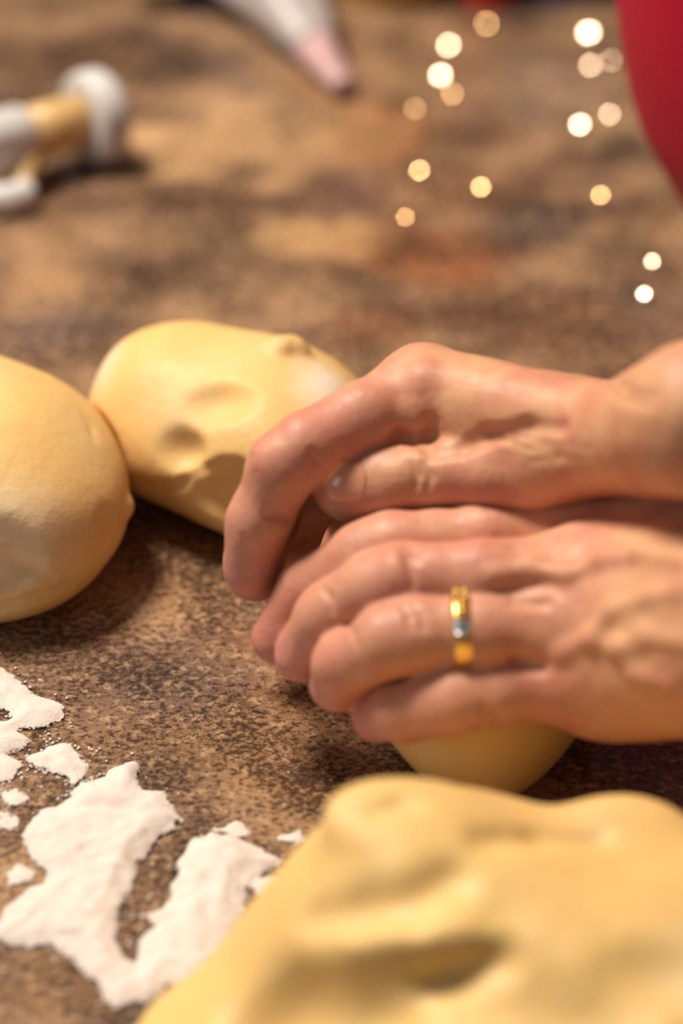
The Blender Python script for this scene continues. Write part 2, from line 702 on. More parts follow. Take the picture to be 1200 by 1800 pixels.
# ---- left hand (near one, with the ring)
def build_left():
    F = Field(axis(-0.035, 0.46, VOX, -0.035, 0.092), axis(0.36, 0.58, VOX, 0.405, 0.545), axis(0.0, 0.26, VOX, 0.004, 0.090))
    mcp = [J(1055, 926, .061, 10.5), J(1035, 1010, .062, 10.5), J(1030, 1098, .057, 10.0), J(1030, 1200, .046, 9.0)]
    fing_j = [
        [mcp[0], J(850, 945, .062, 8.8), J(690, 962, .060, 8.4), J(640, 980, .058, 8.3), J(545, 1032, .047, 7.4), J(489, 1120, .033, 6.6)],
        [mcp[1], J(850, 1015, .064, 8.9), J(700, 1020, .062, 8.6), J(655, 1037, .059, 8.4), J(574, 1088, .048, 7.6), J(530, 1150, .036, 6.8)],
        [mcp[2], J(850, 1108, .057, 8.5), J(725, 1115, .056, 8.5), J(680, 1128, .054, 8.2), J(607, 1165, .045, 7.7), J(592, 1206, .036, 6.8)],
        [mcp[3], J(880, 1216, .045, 7.4), J(800, 1228, .044, 7.4), J(765, 1234, .042, 7.4), J(705, 1250, .037, 7.0), J(666, 1257, .031, 6.8)],
    ]
    fields = []
    for pts in fing_j:
        D = F.blank()
        chain(F, D, pts, 0.003)
        fields.append(D)
    palm = F.blank()
    wr = [J(1440, 992, .086, 14), J(1440, 1060, .088, 15), J(1440, 1120, .084, 15), J(1440, 1165, .076, 14)]
    for (a, ra), (b, rb) in zip(mcp, wr):
        capsule(F, palm, a, b, ra * 1.02, rb, 0.012)
    # hypothenar edge and palm pads under the back
    capsule(F, palm, W(1060, 1215, .040), W(1330, 1200, .055), .011, .013, 0.010)
    capsule(F, palm, W(1040, 1090, .047), W(1380, 1080, .064), .012, .016, 0.012)
    # thumb base tucked away under the far hand
    capsule(F, palm, W(1330, 1000, .070), W(1090, 960, .050), .013, .011, 0.010)
    th = F.blank()
    chain(F, th, [J(1110, 965, .048, 11), (np.array([0.050, 0.520, 0.040]), .0095), (np.array([0.028, 0.532, 0.032]), .0085), (np.array([0.014, 0.534, 0.026]), .0075)])
    fields.append(th)
    # forearm
    w0 = lerp(wr[1][0], wr[2][0], 0.5)
    el = w0 + np.array([0.24, -0.005, 0.10])
    capsule(F, palm, w0 + np.array([0, 0.009, 0]), lerp(w0, el, .5) + np.array([0, .012, 0]), .019, .026, 0.015)
    capsule(F, palm, w0 + np.array([0, -0.009, 0]), lerp(w0, el, .5) + np.array([0, -.010, 0]), .018, .026, 0.015)
    capsule(F, palm, lerp(w0, el, .45), el, .031, .036, 0.02)
    D = merge(palm, fields)
    # tendons running from the knuckles to the wrist
    for i in range(4):
        a = mcp[i][0] + np.array([0.004, 0, mcp[i][1] * 0.73])
        b = wr[i][0] + np.array([-0.01, 0, wr[i][1] * 0.76])
        capsule(F, D, a, lerp(a, b, 0.8), .0030, .0022, 0.006, pad=0.01)
    skin_relief(F, D)
    veins(F, D, [
        ([(985, 1150), (1040, 1122), (1090, 1140), (1140, 1118), (1200, 1128)], .0013, .0011),
        ([(1040, 1122), (1075, 1075), (1140, 1050), (1200, 1040)], .0011, .00095),
        ([(1090, 1140), (1120, 1185), (1180, 1200)], .0011, .00095),
        ([(1000, 1010), (1060, 985), (1130, 975), (1200, 985)], .0013, .0005),
        ([(870, 1010), (930, 1000), (1000, 1010)], .0012, .0006),
    ])
    folds(F, D, [
        ([(700, 958), (715, 972), (722, 990)], .0005, .0015), ([(714, 955), (730, 972), (736, 988)], .0004, .0015),
        ([(722, 1060), (738, 1080), (744, 1105)], .0005, .0015), ([(706, 1064), (718, 1085), (722, 1105)], .0004, .0015),
        ([(712, 985), (722, 1005), (726, 1030)], .0004, .0015),
        ([(900, 1058), (960, 1062)], .0006, .002), ([(905, 1160), (950, 1175)], .0004, .003),
        ([(860, 955), (900, 962), (960, 955)], .0004, .002),
        ([(608, 1095), (622, 1112), (625, 1135)], .0004, .0015), ([(568, 1035), (582, 1052), (585, 1075)], .0004, .0015),
    ])
    return F, D, fing_j, mcp


# ---- right hand (far one, thumb lying over the near hand)
def build_right():
    F = Field(axis(-0.042, 0.46, VOX, -0.042, 0.090), axis(0.36, 0.68, VOX, 0.435, 0.585), axis(0.0, 0.30, VOX, 0.004, 0.122))
    imcp = J(742, 688, .082, 10.6)
    off = [np.array([0, 0, 0]), np.array([-0.002, 0.014, -0.014]), np.array([0.003, 0.026, -0.028]), np.array([0.012, 0.034, -0.043])]
    idx_pts = [imcp, J(640, 735, .081, 9.2), J(538, 788, .078, 8.8), J(497, 820, .074, 8.6), J(456, 915, .060, 7.9), J(441, 1000, .046, 7.3)]
    fields = []
    allp = []
    for i in range(4):
        pts = []
        for j, (p, r) in enumerate(idx_pts):
            s = (1.0, 1.0, 0.97, 0.86)[i]
            q = p + off[i]
            if i and j >= 3:
                q = q + np.array([0.002, 0.003, 0.0]) * i
            q[2] = max(q[2], r + 0.002)
            pts.append((q, r * s))
        allp.append(pts)
        D = F.blank()
        chain(F, D, pts)
        fields.append(D)
    palm = F.blank()
    wr = J(1075, 774, .092, 11.2)
    wv = wr[0]
    carp = [wv + np.array([0, 0.002, 0.001]), wv + np.array([0.001, 0.010, -0.006]), wv + np.array([0.004, 0.018, -0.010]), wv + np.array([0.006, 0.023, -0.015])]
    for i in range(4):
        capsule(F, palm, allp[i][0][0], carp[i], allp[i][0][1], .0098, 0.010)
    # first web muscle between thumb and index
    capsule(F, palm, W(800, 735, .074), W(960, 772, .082), .0092, .0098, 0.010)
    capsule(F, palm, W(900, 775, .068), W(1000, 790, .080), .008, .0105, 0.010)
    # palm side mass
    capsule(F, palm, lerp(allp[1][0][0], allp[2][0][0], .5) + np.array([0.01, -0.008, -0.012]), carp[2] + np.array([-0.01, -0.002, -0.002]), .0115, .0095, 0.010)
    # thumb
    th = F.blank()
    tp = [J(1045, 786, .088, 10.6), J(930, 824, .077, 9.8), J(865, 832, .0745, 9.2), J(735, 841, .0705, 8.5), J(690, 846, .0695, 8.7), J(632, 850, .0675, 9.2), J(611, 851, .0675, 9.1)]
    chain(F, th, tp)
    fields.append(th)
    # forearm
    d1 = W(1235, 738, .112)
    capsule(F, palm, wv, d1, .0112, .0158, 0.006)
    capsule(F, palm, wv + np.array([0.004, 0.012, -0.009]), d1 + np.array([0.0, 0.018, -0.014]), .0110, .0155, 0.006)
    el = d1 + np.array([0.25, 0.05, 0.085])
    capsule(F, palm, d1, el, .0150, .034, 0.010)
    capsule(F, palm, d1 + np.array([0.0, 0.018, -0.014]), el, .0150, .034, 0.010)
    D = merge(palm, fields[:4], k_side=0.0010)
    D = smin(D, smin(th, palm, 0.0045), 0.0010)
    # knuckle and tendon of the index finger
    capsule(F, D, imcp[0] + np.array([0, -0.002, .0072]), imcp[0] + np.array([.02, -.006, .0072]), .0035, .0026, .005, pad=.01)
    skin_relief(F, D)
    bumps(F, D, [(748, 672, (.004, .004, .004), -.0030, 0), (735, 735, (.0045, .003, .004), -.0026, 0)], .005)
    folds(F, D, [
        ([(760, 796), (817, 785), (858, 765), (927, 750), (985, 752)], .0012, .003),
        ([(880, 772), (930, 788), (990, 798)], .0001, .0016), ([(900, 765), (960, 780), (1040, 790)], .0001, .0016),
        ([(930, 812), (980, 806), (1050, 808)], .0001, .0016),
        ([(1080, 668), (1110, 690), (1150, 700)], .0004, .0015),
        ([(1060, 676), (1095, 702), (1140, 716)], .0004, .0015),
        ([(725, 815), (735, 835), (730, 860)], .0004, .0015), ([(745, 815), (757, 838), (750, 862)], .0004, .0015),
        ([(470, 908), (490, 905), (508, 915)], .0006, .002), ([(548, 795), (556, 815), (548, 835)], .0005, .002),
        ([(700, 760), (722, 775), (745, 782)], .0006, .003), ([(760, 740), (752, 765), (755, 790)], .0006, .003),
    ])
    return F, D, allp, tp


def nail(F, D, c, along, normal, half_l, half_w, name, lift=0.0002):
    """a thin curved nail plate laid on the modelled finger"""
    t = np.asarray(along, float)
    n = np.asarray(normal, float)
    n = n / np.linalg.norm(n)
    t = t - n * (t @ n)
    t /= np.linalg.norm(t)
    b = np.cross(n, t)
    N = 14
    up, dn = [], []
    for i in range(N + 1):
        for j in range(N + 1):
            u, v = i / N * 2 - 1, j / N * 2 - 1
            # square to rounded plate
            x, y = u * math.sqrt(1 - v * v * 0.40), v * math.sqrt(1 - u * u * 0.32)
            p = np.asarray(c) + t * x * half_l + b * y * half_w
            h = np.arange(0.0022, -0.010, -0.0001)
            P = p + n * h[:, None]
            k = int(np.argmax(sample(F, D, P) < 0))
            e = max(abs(u), abs(v))
            up.append(P[k] + n * (lift * (1 - e ** 6) + 0.0001))
            dn.append(P[k] - n * 0.0006)
    M = N + 1
    idx = lambda i, j: i * M + j
    faces = []
    for i in range(N):
        for j in range(N):
            faces.append((idx(i, j), idx(i + 1, j), idx(i + 1, j + 1), idx(i, j + 1)))
            faces.append(tuple(M * M + k for k in (idx(i, j), idx(i, j + 1), idx(i + 1, j + 1), idx(i + 1, j))))
    rim = [(i, 0) for i in range(N)] + [(N, j) for j in range(N)] + [(i, N) for i in range(N, 0, -1)] + [(0, j) for j in range(N, 0, -1)]
    for a, bb in zip(rim, rim[1:] + rim[:1]):
        faces.append((idx(*bb), idx(*a), M * M + idx(*a), M * M + idx(*bb)))
    V = np.array(up + dn)
    return mesh_obj(name, V, faces, M_nail, person)


n_ = NT('fingernail')
n_.set(Base_Color=srgb(226, 160, 128), Roughness=0.16, Specular_IOR_Level=0.6, Subsurface_Weight=0.3, Subsurface_Scale=0.002, Coat_Weight=0.3)
M_nail = n_.m

FL, DL, fj, mcpL = build_left()
FR, DR, fjR, thR = build_right()
VL, QL = surface(FL, DL)
VR, QR = surface(FR, DR)
VL, VR = relax(VL, QL, 1, 0.35), relax(VR, QR, 1, 0.35)
V = np.concatenate([VL, VR])
Q = np.concatenate([QL, QR + len(VL)])
person = fast_mesh('person', V, Q, M_skin)
tag(person, 'person reaching in with bare forearms, both hands pressing dough, ring on one finger', 'person')
red = np.zeros(len(V))
for pts in list(fj) + list(fjR):
    for (p, r), w in ((pts[3], .35), (pts[4], .5), (pts[5], .9)):
        d = np.linalg.norm(V - p, axis=1)
        red = np.maximum(red, w * np.clip(1.6 - d / (r * 1.5), 0, 1))
for p, r in (thR[-1],):
    d = np.linalg.norm(V - p, axis=1)
    red = np.maximum(red, .15 * np.clip(1.6 - d / (r * 1.6), 0, 1))
for p, r in mcpL:
    d = np.linalg.norm(V - p, axis=1)
    red = np.maximum(red, .35 * np.clip(1.6 - d / (r * 1.6), 0, 1))
for pts in list(fj) + list(fjR):                     # fingers are pinker than the back of the hand
    for (a, ra), (c2, rb) in zip(pts[1:-1], pts[2:]):
        ab = c2 - a
        tt = np.clip(((V - a) @ ab) / (ab @ ab), 0, 1)
        d = np.linalg.norm(V - a - tt[:, None] * ab, axis=1)
        red = np.maximum(red, .40 * np.clip(2.0 - d / (ra * 1.05), 0, 1))
point_attr(person, 'red', np.clip(red, 0, 1) * .85)

# nails: the thumb's faces the viewer, the others lie on the far sides of the fingertips
nail(FR, DR, hit(FR, DR, 604, 846), W(560, 850, .066) - W(690, 846, .0695), (-0.30, -0.72, 0.60), .0058, .0050, 'fingernail')
for pts, nrm in ((fjR[0], (-0.75, 0.25, -0.1)), (fj[0], (-.85, -.25, .05)), (fj[1], (-.85, -.25, .05)), (fj[2], (-.85, -.3, .05)), (fj[3], (-.8, -.3, .2))):
    (a, ra), (b, rb) = pts[-2], pts[-1]
    n0 = np.asarray(nrm, float)
    n0 /= np.linalg.norm(n0)
    if pts is fjR[0]:
        nail(FR, DR, b + n0 * rb, b - a, n0, .0055, .0048, 'fingernail')

# ------------------------------------------------------------------ doughs
M_dough = dough_mat('sugar_cookie_dough', dry=0.6)


def dough(name, label, lo, hi, step, build, flour=None, noise=((26, 0.0016), (60, 0.0007)), seed=1, group='balls of cookie dough', away=(), detail=None):
    F = Field(np.arange(lo[0], hi[0], step), np.arange(lo[1], hi[1], step), np.arange(lo[2], hi[2], step))
    D = F.blank()
    build(F, D)
    X, Y, Z = F.grid()
    for i, (s, amp) in enumerate(noise):
        D += noise3(X, Y, Z, s, seed + i) * amp
    if detail:
        detail(F, D)
    D = smax(D, np.broadcast_to(0.0004 - Z, D.shape), 0.003)     # settled flat on the stone
    for G, E, gap in away:
        D = smax(D, gap - resample(G, E, F), 0.0015)               # pressed in by what touches it
    V, Q = surface(F, D)
    V = relax(V, Q, 1, 0.4)
    V[:, 2] = np.maximum(V[:, 2], 0.0002)
    o = fast_mesh(name, V, Q, M_dough)
    tag(o, label, 'dough', group)
    fv = np.zeros(len(V))
    for (px, py, r, w) in (flour or []):
        c = hit(F, D, px, py)
        if c is not None:
            d = np.linalg.norm((V - c) / np.asarray(r), axis=1)
            fv = np.maximum(fv, w * np.clip(1.2 - d, 0, 1))
    point_attr(o, 'flour', fv)
    return F, D


def dough_left(F, D):
    ellipsoid(F, D, (-0.114, 0.566, 0.023), (0.050, 0.044, 0.030), 0.010, rotz(-0.3))
    ellipsoid(F, D, (-0.105, 0.574, 0.022), (0.035, 0.035, 0.027), 0.012)
    ellipsoid(F, D, (-0.091, 0.556, 0.020), (0.030, 0.033, 0.023), 0.012)
    ellipsoid(F, D, (-0.112, 0.543, 0.010), (0.040, 0.024, 0.012), 0.008)


def dough_left_detail(F, D):
    folds(F, D, [([(150, 733), (160, 748), (166, 770)], .0003, .002), ([(20, 990), (50, 1012), (95, 1018)], .0006, .0015),
                 ([(0, 1068), (60, 1050), (120, 1030)], .0008, .003)])
    dents(F, D, [(190, 915, (.0012, .0012, .002), .0008, 0), (18, 935, (.006, .003, .005), .0022, 0), (48, 968, (.004, .002, .003), .0008, 0),
                 (10, 985, (.005, .002, .003), .0010, 0), (40, 1000, (.005, .003, .0022), .0006, .2), (8, 1025, (.006, .003, .003), .0012, 0)])
    bumps(F, D, [(224, 890, (.002, .003, .002), -.0012, 0)], .003)


FA, DA = dough('dough_ball', 'smooth yellow dough ball with cracked floury side, cut off by left picture edge', (-0.18, 0.50, -0.004), (-0.035, 0.65, 0.085), 0.0012,
               dough_left, seed=3, detail=dough_left_detail, flour=[(0, 960, (.024, .02, .018), .6)])


def dough_back(F, D):
    ellipsoid(F, D, (-0.051, 0.604, 0.023), (0.022, 0.028, 0.022), 0.010)
    ellipsoid(F, D, (-0.038, 0.595, 0.023), (0.033, 0.034, 0.024), 0.010)
    ellipsoid(F, D, (-0.019, 0.585, 0.023), (0.029, 0.036, 0.025), 0.012)
    ellipsoid(F, D, (-0.009, 0.579, 0.020), (0.018, 0.030, 0.018), 0.010)


def dough_back_detail(F, D):
    bumps(F, D, [(512, 612, (.005, .005, .0035), .0, .2), (490, 610, (.003, .004, .0025), .0, 0)], .003)
    dents(F, D, [(370, 705, (.012, .008, .006), .0044, -.2), (302, 785, (.0095, .007, .007), .0044, .5)], .003)
    # the puckered underside set back below an overhanging skin of dough
    dents(F, D, [(300, 905, (.013, .008, .007), .0052, .35), (350, 880, (.010, .007, .008), .0050, .1), (405, 875, (.008, .006, .011), .0048, -.1)], .0032)
    folds(F, D, [([(248, 850), (285, 858), (318, 850), (352, 828), (395, 815), (425, 815)], .0009, .002)])


FB, DB = dough('dough_ball', 'yellow dough ball with two thumb dents and a folded underside, behind the fingertips', (-0.095, 0.545, -0.004), (0.045, 0.69, 0.095), 0.0012,
               dough_back, seed=11, detail=dough_back_detail, away=[(FA, DA, 0.0008), (FR, DR, 0.0006)],
               flour=[(185, 640, (.008, .015, .010), .55), (575, 680, (.012, .015, .008), .9)])


def dough_kneaded(F, D):
    ellipsoid(F, D, (0.036, 0.494, 0.026), (0.031, 0.040, 0.028), 0.010)
    ellipsoid(F, D, (0.034, 0.478, 0.021), (0.027, 0.031, 0.022), 0.010)
    ellipsoid(F, D, (0.036, 0.475, 0.008), (0.017, 0.024, 0.012), 0.010)


dough('dough_ball', 'dough ball being pressed on the counter under both hands', (-0.02, 0.42, -0.004), (0.09, 0.56, 0.07), 0.0012, dough_kneaded, seed=21,
      away=[(FL, DL, 0.0004), (FR, DR, 0.0004)])


def dough_front(F, D):
    ellipsoid(F, D, (0.018, 0.378, 0.024), (0.038, 0.040, 0.033), 0.012)
    ellipsoid(F, D, (0.052, 0.364, 0.020), (0.050, 0.050, 0.033), 0.016)
    ellipsoid(F, D, (0.085, 0.368, 0.017), (0.045, 0.046, 0.030), 0.016)
    ellipsoid(F, D, (-0.006, 0.374, 0.014), (0.024, 0.026, 0.019), 0.010)
    ellipsoid(F, D, (-0.026, 0.364, 0.009), (0.020, 0.020, 0.013), 0.008)
    ellipsoid(F, D, (-0.034, 0.340, 0.008), (0.024, 0.024, 0.012), 0.010)
    ellipsoid(F, D, (0.004, 0.345, 0.012), (0.042, 0.030, 0.020), 0.012)


def dough_front_detail(F, D):
    bumps(F, D, [(1100, 1460, (.012, .009, .006), -.0045, 0), (700, 1450, (.016, .012, .006), -.004, .2), (770, 1640, (.014, .008, .006), -.003, -.4)], .010)
    dents(F, D, [(825, 1570, (.013, .009, .009), .0058, .4), (730, 1700, (.010, .007, .010), .0045, 0), (880, 1720, (.016, .009, .010), .0066, -.4),
                 (1150, 1700, (.009, .006, .006), .0042, 0), (1000, 1790, (.014, .008, .008), .0055, 0), (570, 1770, (.018, .010, .014), .0075, 0),
                 (480, 1775, (.010, .008, .012), .0055, 0)], .009)
    folds(F, D, [([(560, 1610), (640, 1595), (720, 1585), (790, 1545)], .0008, .009), ([(760, 1730), (800, 1720), (880, 1690)], .0014, .006),
                 ([(850, 1475), (950, 1470), (1050, 1475)], .0008, .006), ([(660, 1425), (700, 1410), (730, 1418)], .0006, .004)])


dough('dough_ball', 'lumpy creased mass of dough, largest and nearest to the viewer', (-0.06, 0.29, -0.004), (0.15, 0.45, 0.09), 0.0013, dough_front, seed=31,
      noise=((24, 0.0026), (50, 0.0009)), detail=dough_front_detail)

# ------------------------------------------------------------------ ring
n_ = NT('gold')
n_.set(Base_Color=srgb(244, 206, 130), Metallic=1.0, Roughness=0.36)
M_gold = n_.m
n_ = NT('silver')
n_.set(Base_Color=srgb(240, 240, 242), Metallic=1.0, Roughness=0.34)
M_silver = n_.m


def ring_arc(name, c, ax, e1, e2, R, half_w, th, a0, a1, mat, parent, n=64, knurl=0.0):
    """a flat finger band between the angles a0 and a1 round the axis ax"""
    full = abs(a1 - a0) > 6.28
    V, Fc = [], []
    prof = [(-half_w, 0), (-half_w * .85, th * .8), (-half_w * .4, th), (half_w * .4, th), (half_w * .85, th * .8), (half_w, 0), (half_w * .7, -th * .25), (-half_w * .7, -th * .25)]
    m = len(prof)
    cnt = n if full else n + 1
    for i in range(cnt):
        a = a0 + (a1 - a0) * i / n
        d = e1 * math.cos(a) + e2 * math.sin(a)
        kk = 1 + knurl * math.sin(i * 2.2)
        for w, h in prof:
            V.append(c + d * (R + h * (kk if h > 0 else 1)) + ax * w)
    for i in range(n):
        i2 = (i + 1) % cnt
        for j in range(m):
            Fc.append((i * m + j, i * m + (j + 1) % m, i2 * m + (j + 1) % m, i2 * m + j))
    if not full:
        Fc.append(tuple(range(m)))
        Fc.append(tuple(n * m + j for j in range(m - 1, -1, -1)))
    return mesh_obj(name, V, Fc, mat, parent)


p0, p1 = fj[2][2][0], fj[2][1][0]
t_ = (812 - 725) / (850 - 725)
rc = lerp(p0, p1, t_)
axr = (p1 - p0) / np.linalg.norm(p1 - p0)
e1 = np.array([0, 0, 1.0])
e1 = e1 - axr * (e1 @ axr)
e1 /= np.linalg.norm(e1)
e2 = np.cross(e1, axr)
if e2[1] > 0:
    e2 = -e2                       # e2 points towards the viewer
ring_o = empty('ring', rc)
tag(ring_o, 'gold ring with a silver section and beaded top, worn on the near hand', 'ring')
lc = np.zeros(3)
RR = 0.0088
ring_arc('band', lc, axr, e1, e2, RR, .0025, .0008, 0, 2 * math.pi, M_gold, ring_o, 72)
ring_arc('silver_inset', lc, axr, e1, e2, RR + 0.0003, .0023, .0009, .62, .95, M_silver, ring_o, 10)
for k, (a, w) in enumerate(((-.30, -.001), (-.30, .001), (-.02, -.0011), (-.02, .0011), (.26, 0.0), (.44, .0))):
    d = e1 * math.cos(a) + e2 * math.sin(a)
    c = d * (RR + .0010) + axr * w
    bm = bmesh.new()
    bmesh.ops.create_icosphere(bm, subdivisions=2, radius=.0011 if k < 4 else .0014)
    for v in bm.verts:
        v.co = Vector(c) + v.co
    me = bpy.data.meshes.new('bead')
    bm.to_mesh(me)
    bm.free()
    o = bpy.data.objects.new('bead', me)
    C.objects.link(o)
    me.materials.append(M_gold)
    o.parent = ring_o

# ------------------------------------------------------------------ sweater of the person (outside the frame to the right)
M_knit = simple('maroon_knit', srgb(96, 30, 34), 0.9, 0.2)
G = Field(np.arange(0.30, 0.92, .008), np.arange(0.14, 0.98, .008), np.arange(-0.45, 0.62, .008))
DS = G.blank() + 0.2
elL = (FL.x[0], 0)
eL = np.array([0.43, 0.425, 0.185])
eR = np.array([0.395, 0.475, 0.205])
sL, sR = np.array([0.60, 0.36, 0.47]), np.array([0.60, 0.74, 0.47])
for e, sh in ((eL, sL), (eR, sR)):
    capsule(G, DS, e, sh, .050, .062, .03, pad=.08)
capsule(G, DS, (0.66, 0.44, 0.42), (0.66, 0.66, 0.42), .105, .105, .06, pad=.1)
capsule(G, DS, (0.64, 0.48, -0.40), (0.65, 0.47, 0.42), .115, .105, .06, pad=.1)
capsule(G, DS, (0.64, 0.62, -0.40), (0.65, 0.63, 0.42), .115, .105, .06, pad=.1)
vs, qs = surface(G, DS)
sw = fast_mesh('sweater', relax(vs, qs, 2, .5), qs, M_knit, person)

# ------------------------------------------------------------------ flour
n_ = NT('flour')
cov = n_.attr('cover')
gr1 = n_.noise(900, 3, 0.7)
gr2 = n_.noise(260, 4, 0.65)
mg = n_.mix(0.5, gr1, gr2)
sub = n_.new('ShaderNodeMath', operation='SUBTRACT')
n_.link(cov.outputs['Fac'], sub.inputs[0])
n_.link(mg, sub.inputs[1])
al = n_.ramp(sub.outputs[0], [(0.0, BW(0)), (0.09, BW(1))])
n_.set(Base_Color=n_.mix(n_.ramp(gr2, [(.35, BW(0)), (.7, BW(1))]), srgb(228, 214, 207), srgb(238, 227, 220)), Roughness=0.95, Specular_IOR_Level=0.1, Alpha=al)
n_.bump(n_.noise(500, 5, 0.7), 0.6, 0.0010)
M_flour = n_.m
CR = lambda pts: [(x / 1.875, 1150 + y / 1.875) for x, y in pts]
HEAPS = [  # outline on the stone (photo pixels), height m
    (CR([(440, 365), (445, 420), (470, 465), (530, 470), (600, 550), (570, 570), (520, 610), (490, 650), (450, 700), (430, 770), (390, 830), (375, 900), (370, 950), (400, 1020),
         (450, 1045), (475, 1010), (465, 950), (540, 905), (480, 870), (550, 840), (570, 770), (600, 700), (640, 620), (700, 600), (780, 620), (860, 660), (910, 690), (870, 720),
         (820, 750), (810, 800), (780, 870), (740, 960), (700, 1050), (690, 1110), (620, 1110), (560, 1080), (520, 1130), (450, 1150), (370, 1160), (330, 1080), (250, 1000),
         (150, 960), (60, 960), (-20, 935), (30, 850), (100, 790), (180, 740), (130, 680), (90, 610), (100, 560), (140, 530), (190, 525), (240, 480), (270, 440), (330, 430),
         (370, 420), (385, 385)]), .0030),
    (CR([(90, 350), (160, 310), (230, 305), (265, 340), (270, 380), (285, 420), (240, 435), (200, 400), (120, 375)]), .0022),
    (CR([(-60, 20), (0, 50), (40, 80), (100, 140), (200, 180), (205, 210), (150, 235), (70, 250), (45, 262), (100, 290), (60, 310), (0, 330), (-60, 330), (-60, 240), (20, 230), (45, 200), (10, 180), (-60, 190)]), .0024),
    (CR([(-60, 345), (0, 340), (60, 360), (40, 400), (0, 412), (-60, 420)]), .0014),
    (CR([(15, 470), (50, 455), (85, 485), (40, 500)]), .0014),
    (CR([(-40, 520), (50, 525), (100, 560), (30, 580), (-40, 590)]), .0005),
    (CR([(10, 720), (60, 700), (130, 715), (110, 760), (30, 765)]), .0009),
    (CR([(915, 612), (930, 600), (970, 595), (1000, 618), (950, 635)]), .0014),
    (CR([(820, 765), (870, 745), (930, 735), (920, 780), (850, 795)]), .0014),
    (CR([(660, 590), (700, 572), (780, 556), (830, 590), (800, 612), (740, 600)]), .0006),
    (CR([(925, 395), (950, 385), (972, 388), (945, 402)]), .0005),
    (CR([(370, 310), (390, 306), (398, 325), (378, 335)]), .0005),
    (CR([(118, 88), (135, 82), (150, 92), (130, 98)]), .0006),
    (CR([(120, 118), (140, 125), (138, 138), (122, 130)]), .0005),
    (CR([(0, 28), (12, 32), (8, 44), (-4, 40)]), .0005),
]


def poly_sd(P, poly):
    """signed distance to a polygon, negative inside"""
    d = np.full(len(P), 1e9)
    ins = np.zeros(len(P), bool)
    n = len(poly)
    for i in range(n):
        a, b = poly[i], poly[(i + 1) % n]
        e = b - a
        w = P - a
        h = np.clip((w @ e) / (e @ e + 1e-12), 0, 1)
        q = w - e * h[:, None]
        d = np.minimum(d, (q * q).sum(1))
        c = (a[1] > P[:, 1]) != (b[1] > P[:, 1])
        with np.errstate(divide='ignore', invalid='ignore'):
            xi = a[0] + (P[:, 1] - a[1]) / (b[1] - a[1]) * e[0]
        ins ^= c & (P[:, 0] < xi)
    return np.where(ins, -1, 1) * np.sqrt(d)


stp = 0.0007
fx = np.arange(-0.115, 0.02, stp)
fy = np.arange(0.385, 0.545, stp)
FX, FY = np.meshgrid(fx, fy, indexing='ij')
PP = np.stack([FX.ravel(), FY.ravel()], 1)
H = np.full(len(PP), -2e-3)
CV = np.zeros(len(PP))
zz = np.zeros_like(FX)
nz = (noise3(FX[..., None], FY[..., None], zz[..., None], 170, 41) * .0011 + noise3(FX[..., None], FY[..., None], zz[..., None], 420, 42) * .0009).ravel()
n2 = (noise3(FX[..., None], FY[..., None], zz[..., None], 120, 43) * .5 + noise3(FX[..., None], FY[..., None], zz[..., None], 330, 44) * .35).ravel()
for poly, hgt in HEAPS:
    w = np.array([W(x, y)[:2] for x, y in poly])
    lo, hi = w.min(0) - .006, w.max(0) + .006
    m = ((PP > lo) & (PP < hi)).all(1)
    sd = poly_sd(PP[m], w) + nz[m] - (.0011 if hgt > .001 else .0004)
    h = np.where(sd < 0, hgt * np.clip(-sd / .006, 0, 1) ** .7 * (1 + .6 * n2[m]), -np.abs(sd) * .5)
    H[m] = np.maximum(H[m], h)
    thin = min(1.0, hgt / .0014)
    CV[m] = np.maximum(CV[m], np.clip((.46 - sd / (.0060 if hgt > .001 else .007)), 0, .55 + .6 * thin) * (.72 + .28 * thin))
# loose dust grains scattered round the heaps
rng = random.Random(5)
Hg = H.reshape(FX.shape)
ok = CV.reshape(FX.shape) > 0.18
cells = ok[:-1, :-1] | ok[1:, :-1] | ok[:-1, 1:] | ok[1:, 1:]
I, Jc = np.nonzero(cells)
ny = FX.shape[1]
qq = np.stack([I * ny + Jc, (I + 1) * ny + Jc, (I + 1) * ny + Jc + 1, I * ny + Jc + 1], 1)
use = np.unique(qq)
remap = np.full(FX.size, -1)
remap[use] = np.arange(len(use))
fv_ = np.stack([FX.ravel()[use], FY.ravel()[use], np.maximum(H[use], 0) + .00025], 1)
fl_v, fl_q = fv_, remap[qq]
# grains
gv, gq = [], []
bi = len(fl_v)
gr = []
for poly, hgt in HEAPS[:4]:
    for _ in range(110):
        x, y = rng.choice(poly)
        gr.append((x + rng.gauss(0, 22), y + rng.gauss(0, 18)))
for x, y in gr:
    c = W(x, y)
    s = rng.uniform(.0002, .00045)
    for k in range(8):
        gv.append((c[0] + (s if k & 1 else -s) * rng.uniform(.6, 1), c[1] + (s if k & 2 else -s) * rng.uniform(.6, 1), .0001 + (s if k & 4 else 0)))
    for f in ((0, 1, 3, 2), (4, 6, 7, 5), (0, 4, 5, 1), (2, 3, 7, 6), (0, 2, 6, 4), (1, 5, 7, 3)):
        gq.append([bi + k for k in f])
    bi += 8
flour_o = fast_mesh('flour', np.concatenate([fl_v, np.array(gv)]), np.concatenate([fl_q, np.array(gq)]), M_flour)
point_attr(flour_o, 'cover', np.concatenate([CV[use], np.ones(len(gv)) * 1.2]))
tag(flour_o, 'white flour smeared and streaked over the granite, beside the nearest dough', 'flour', kind='stuff')

# ------------------------------------------------------------------ lathe helper and the things further back


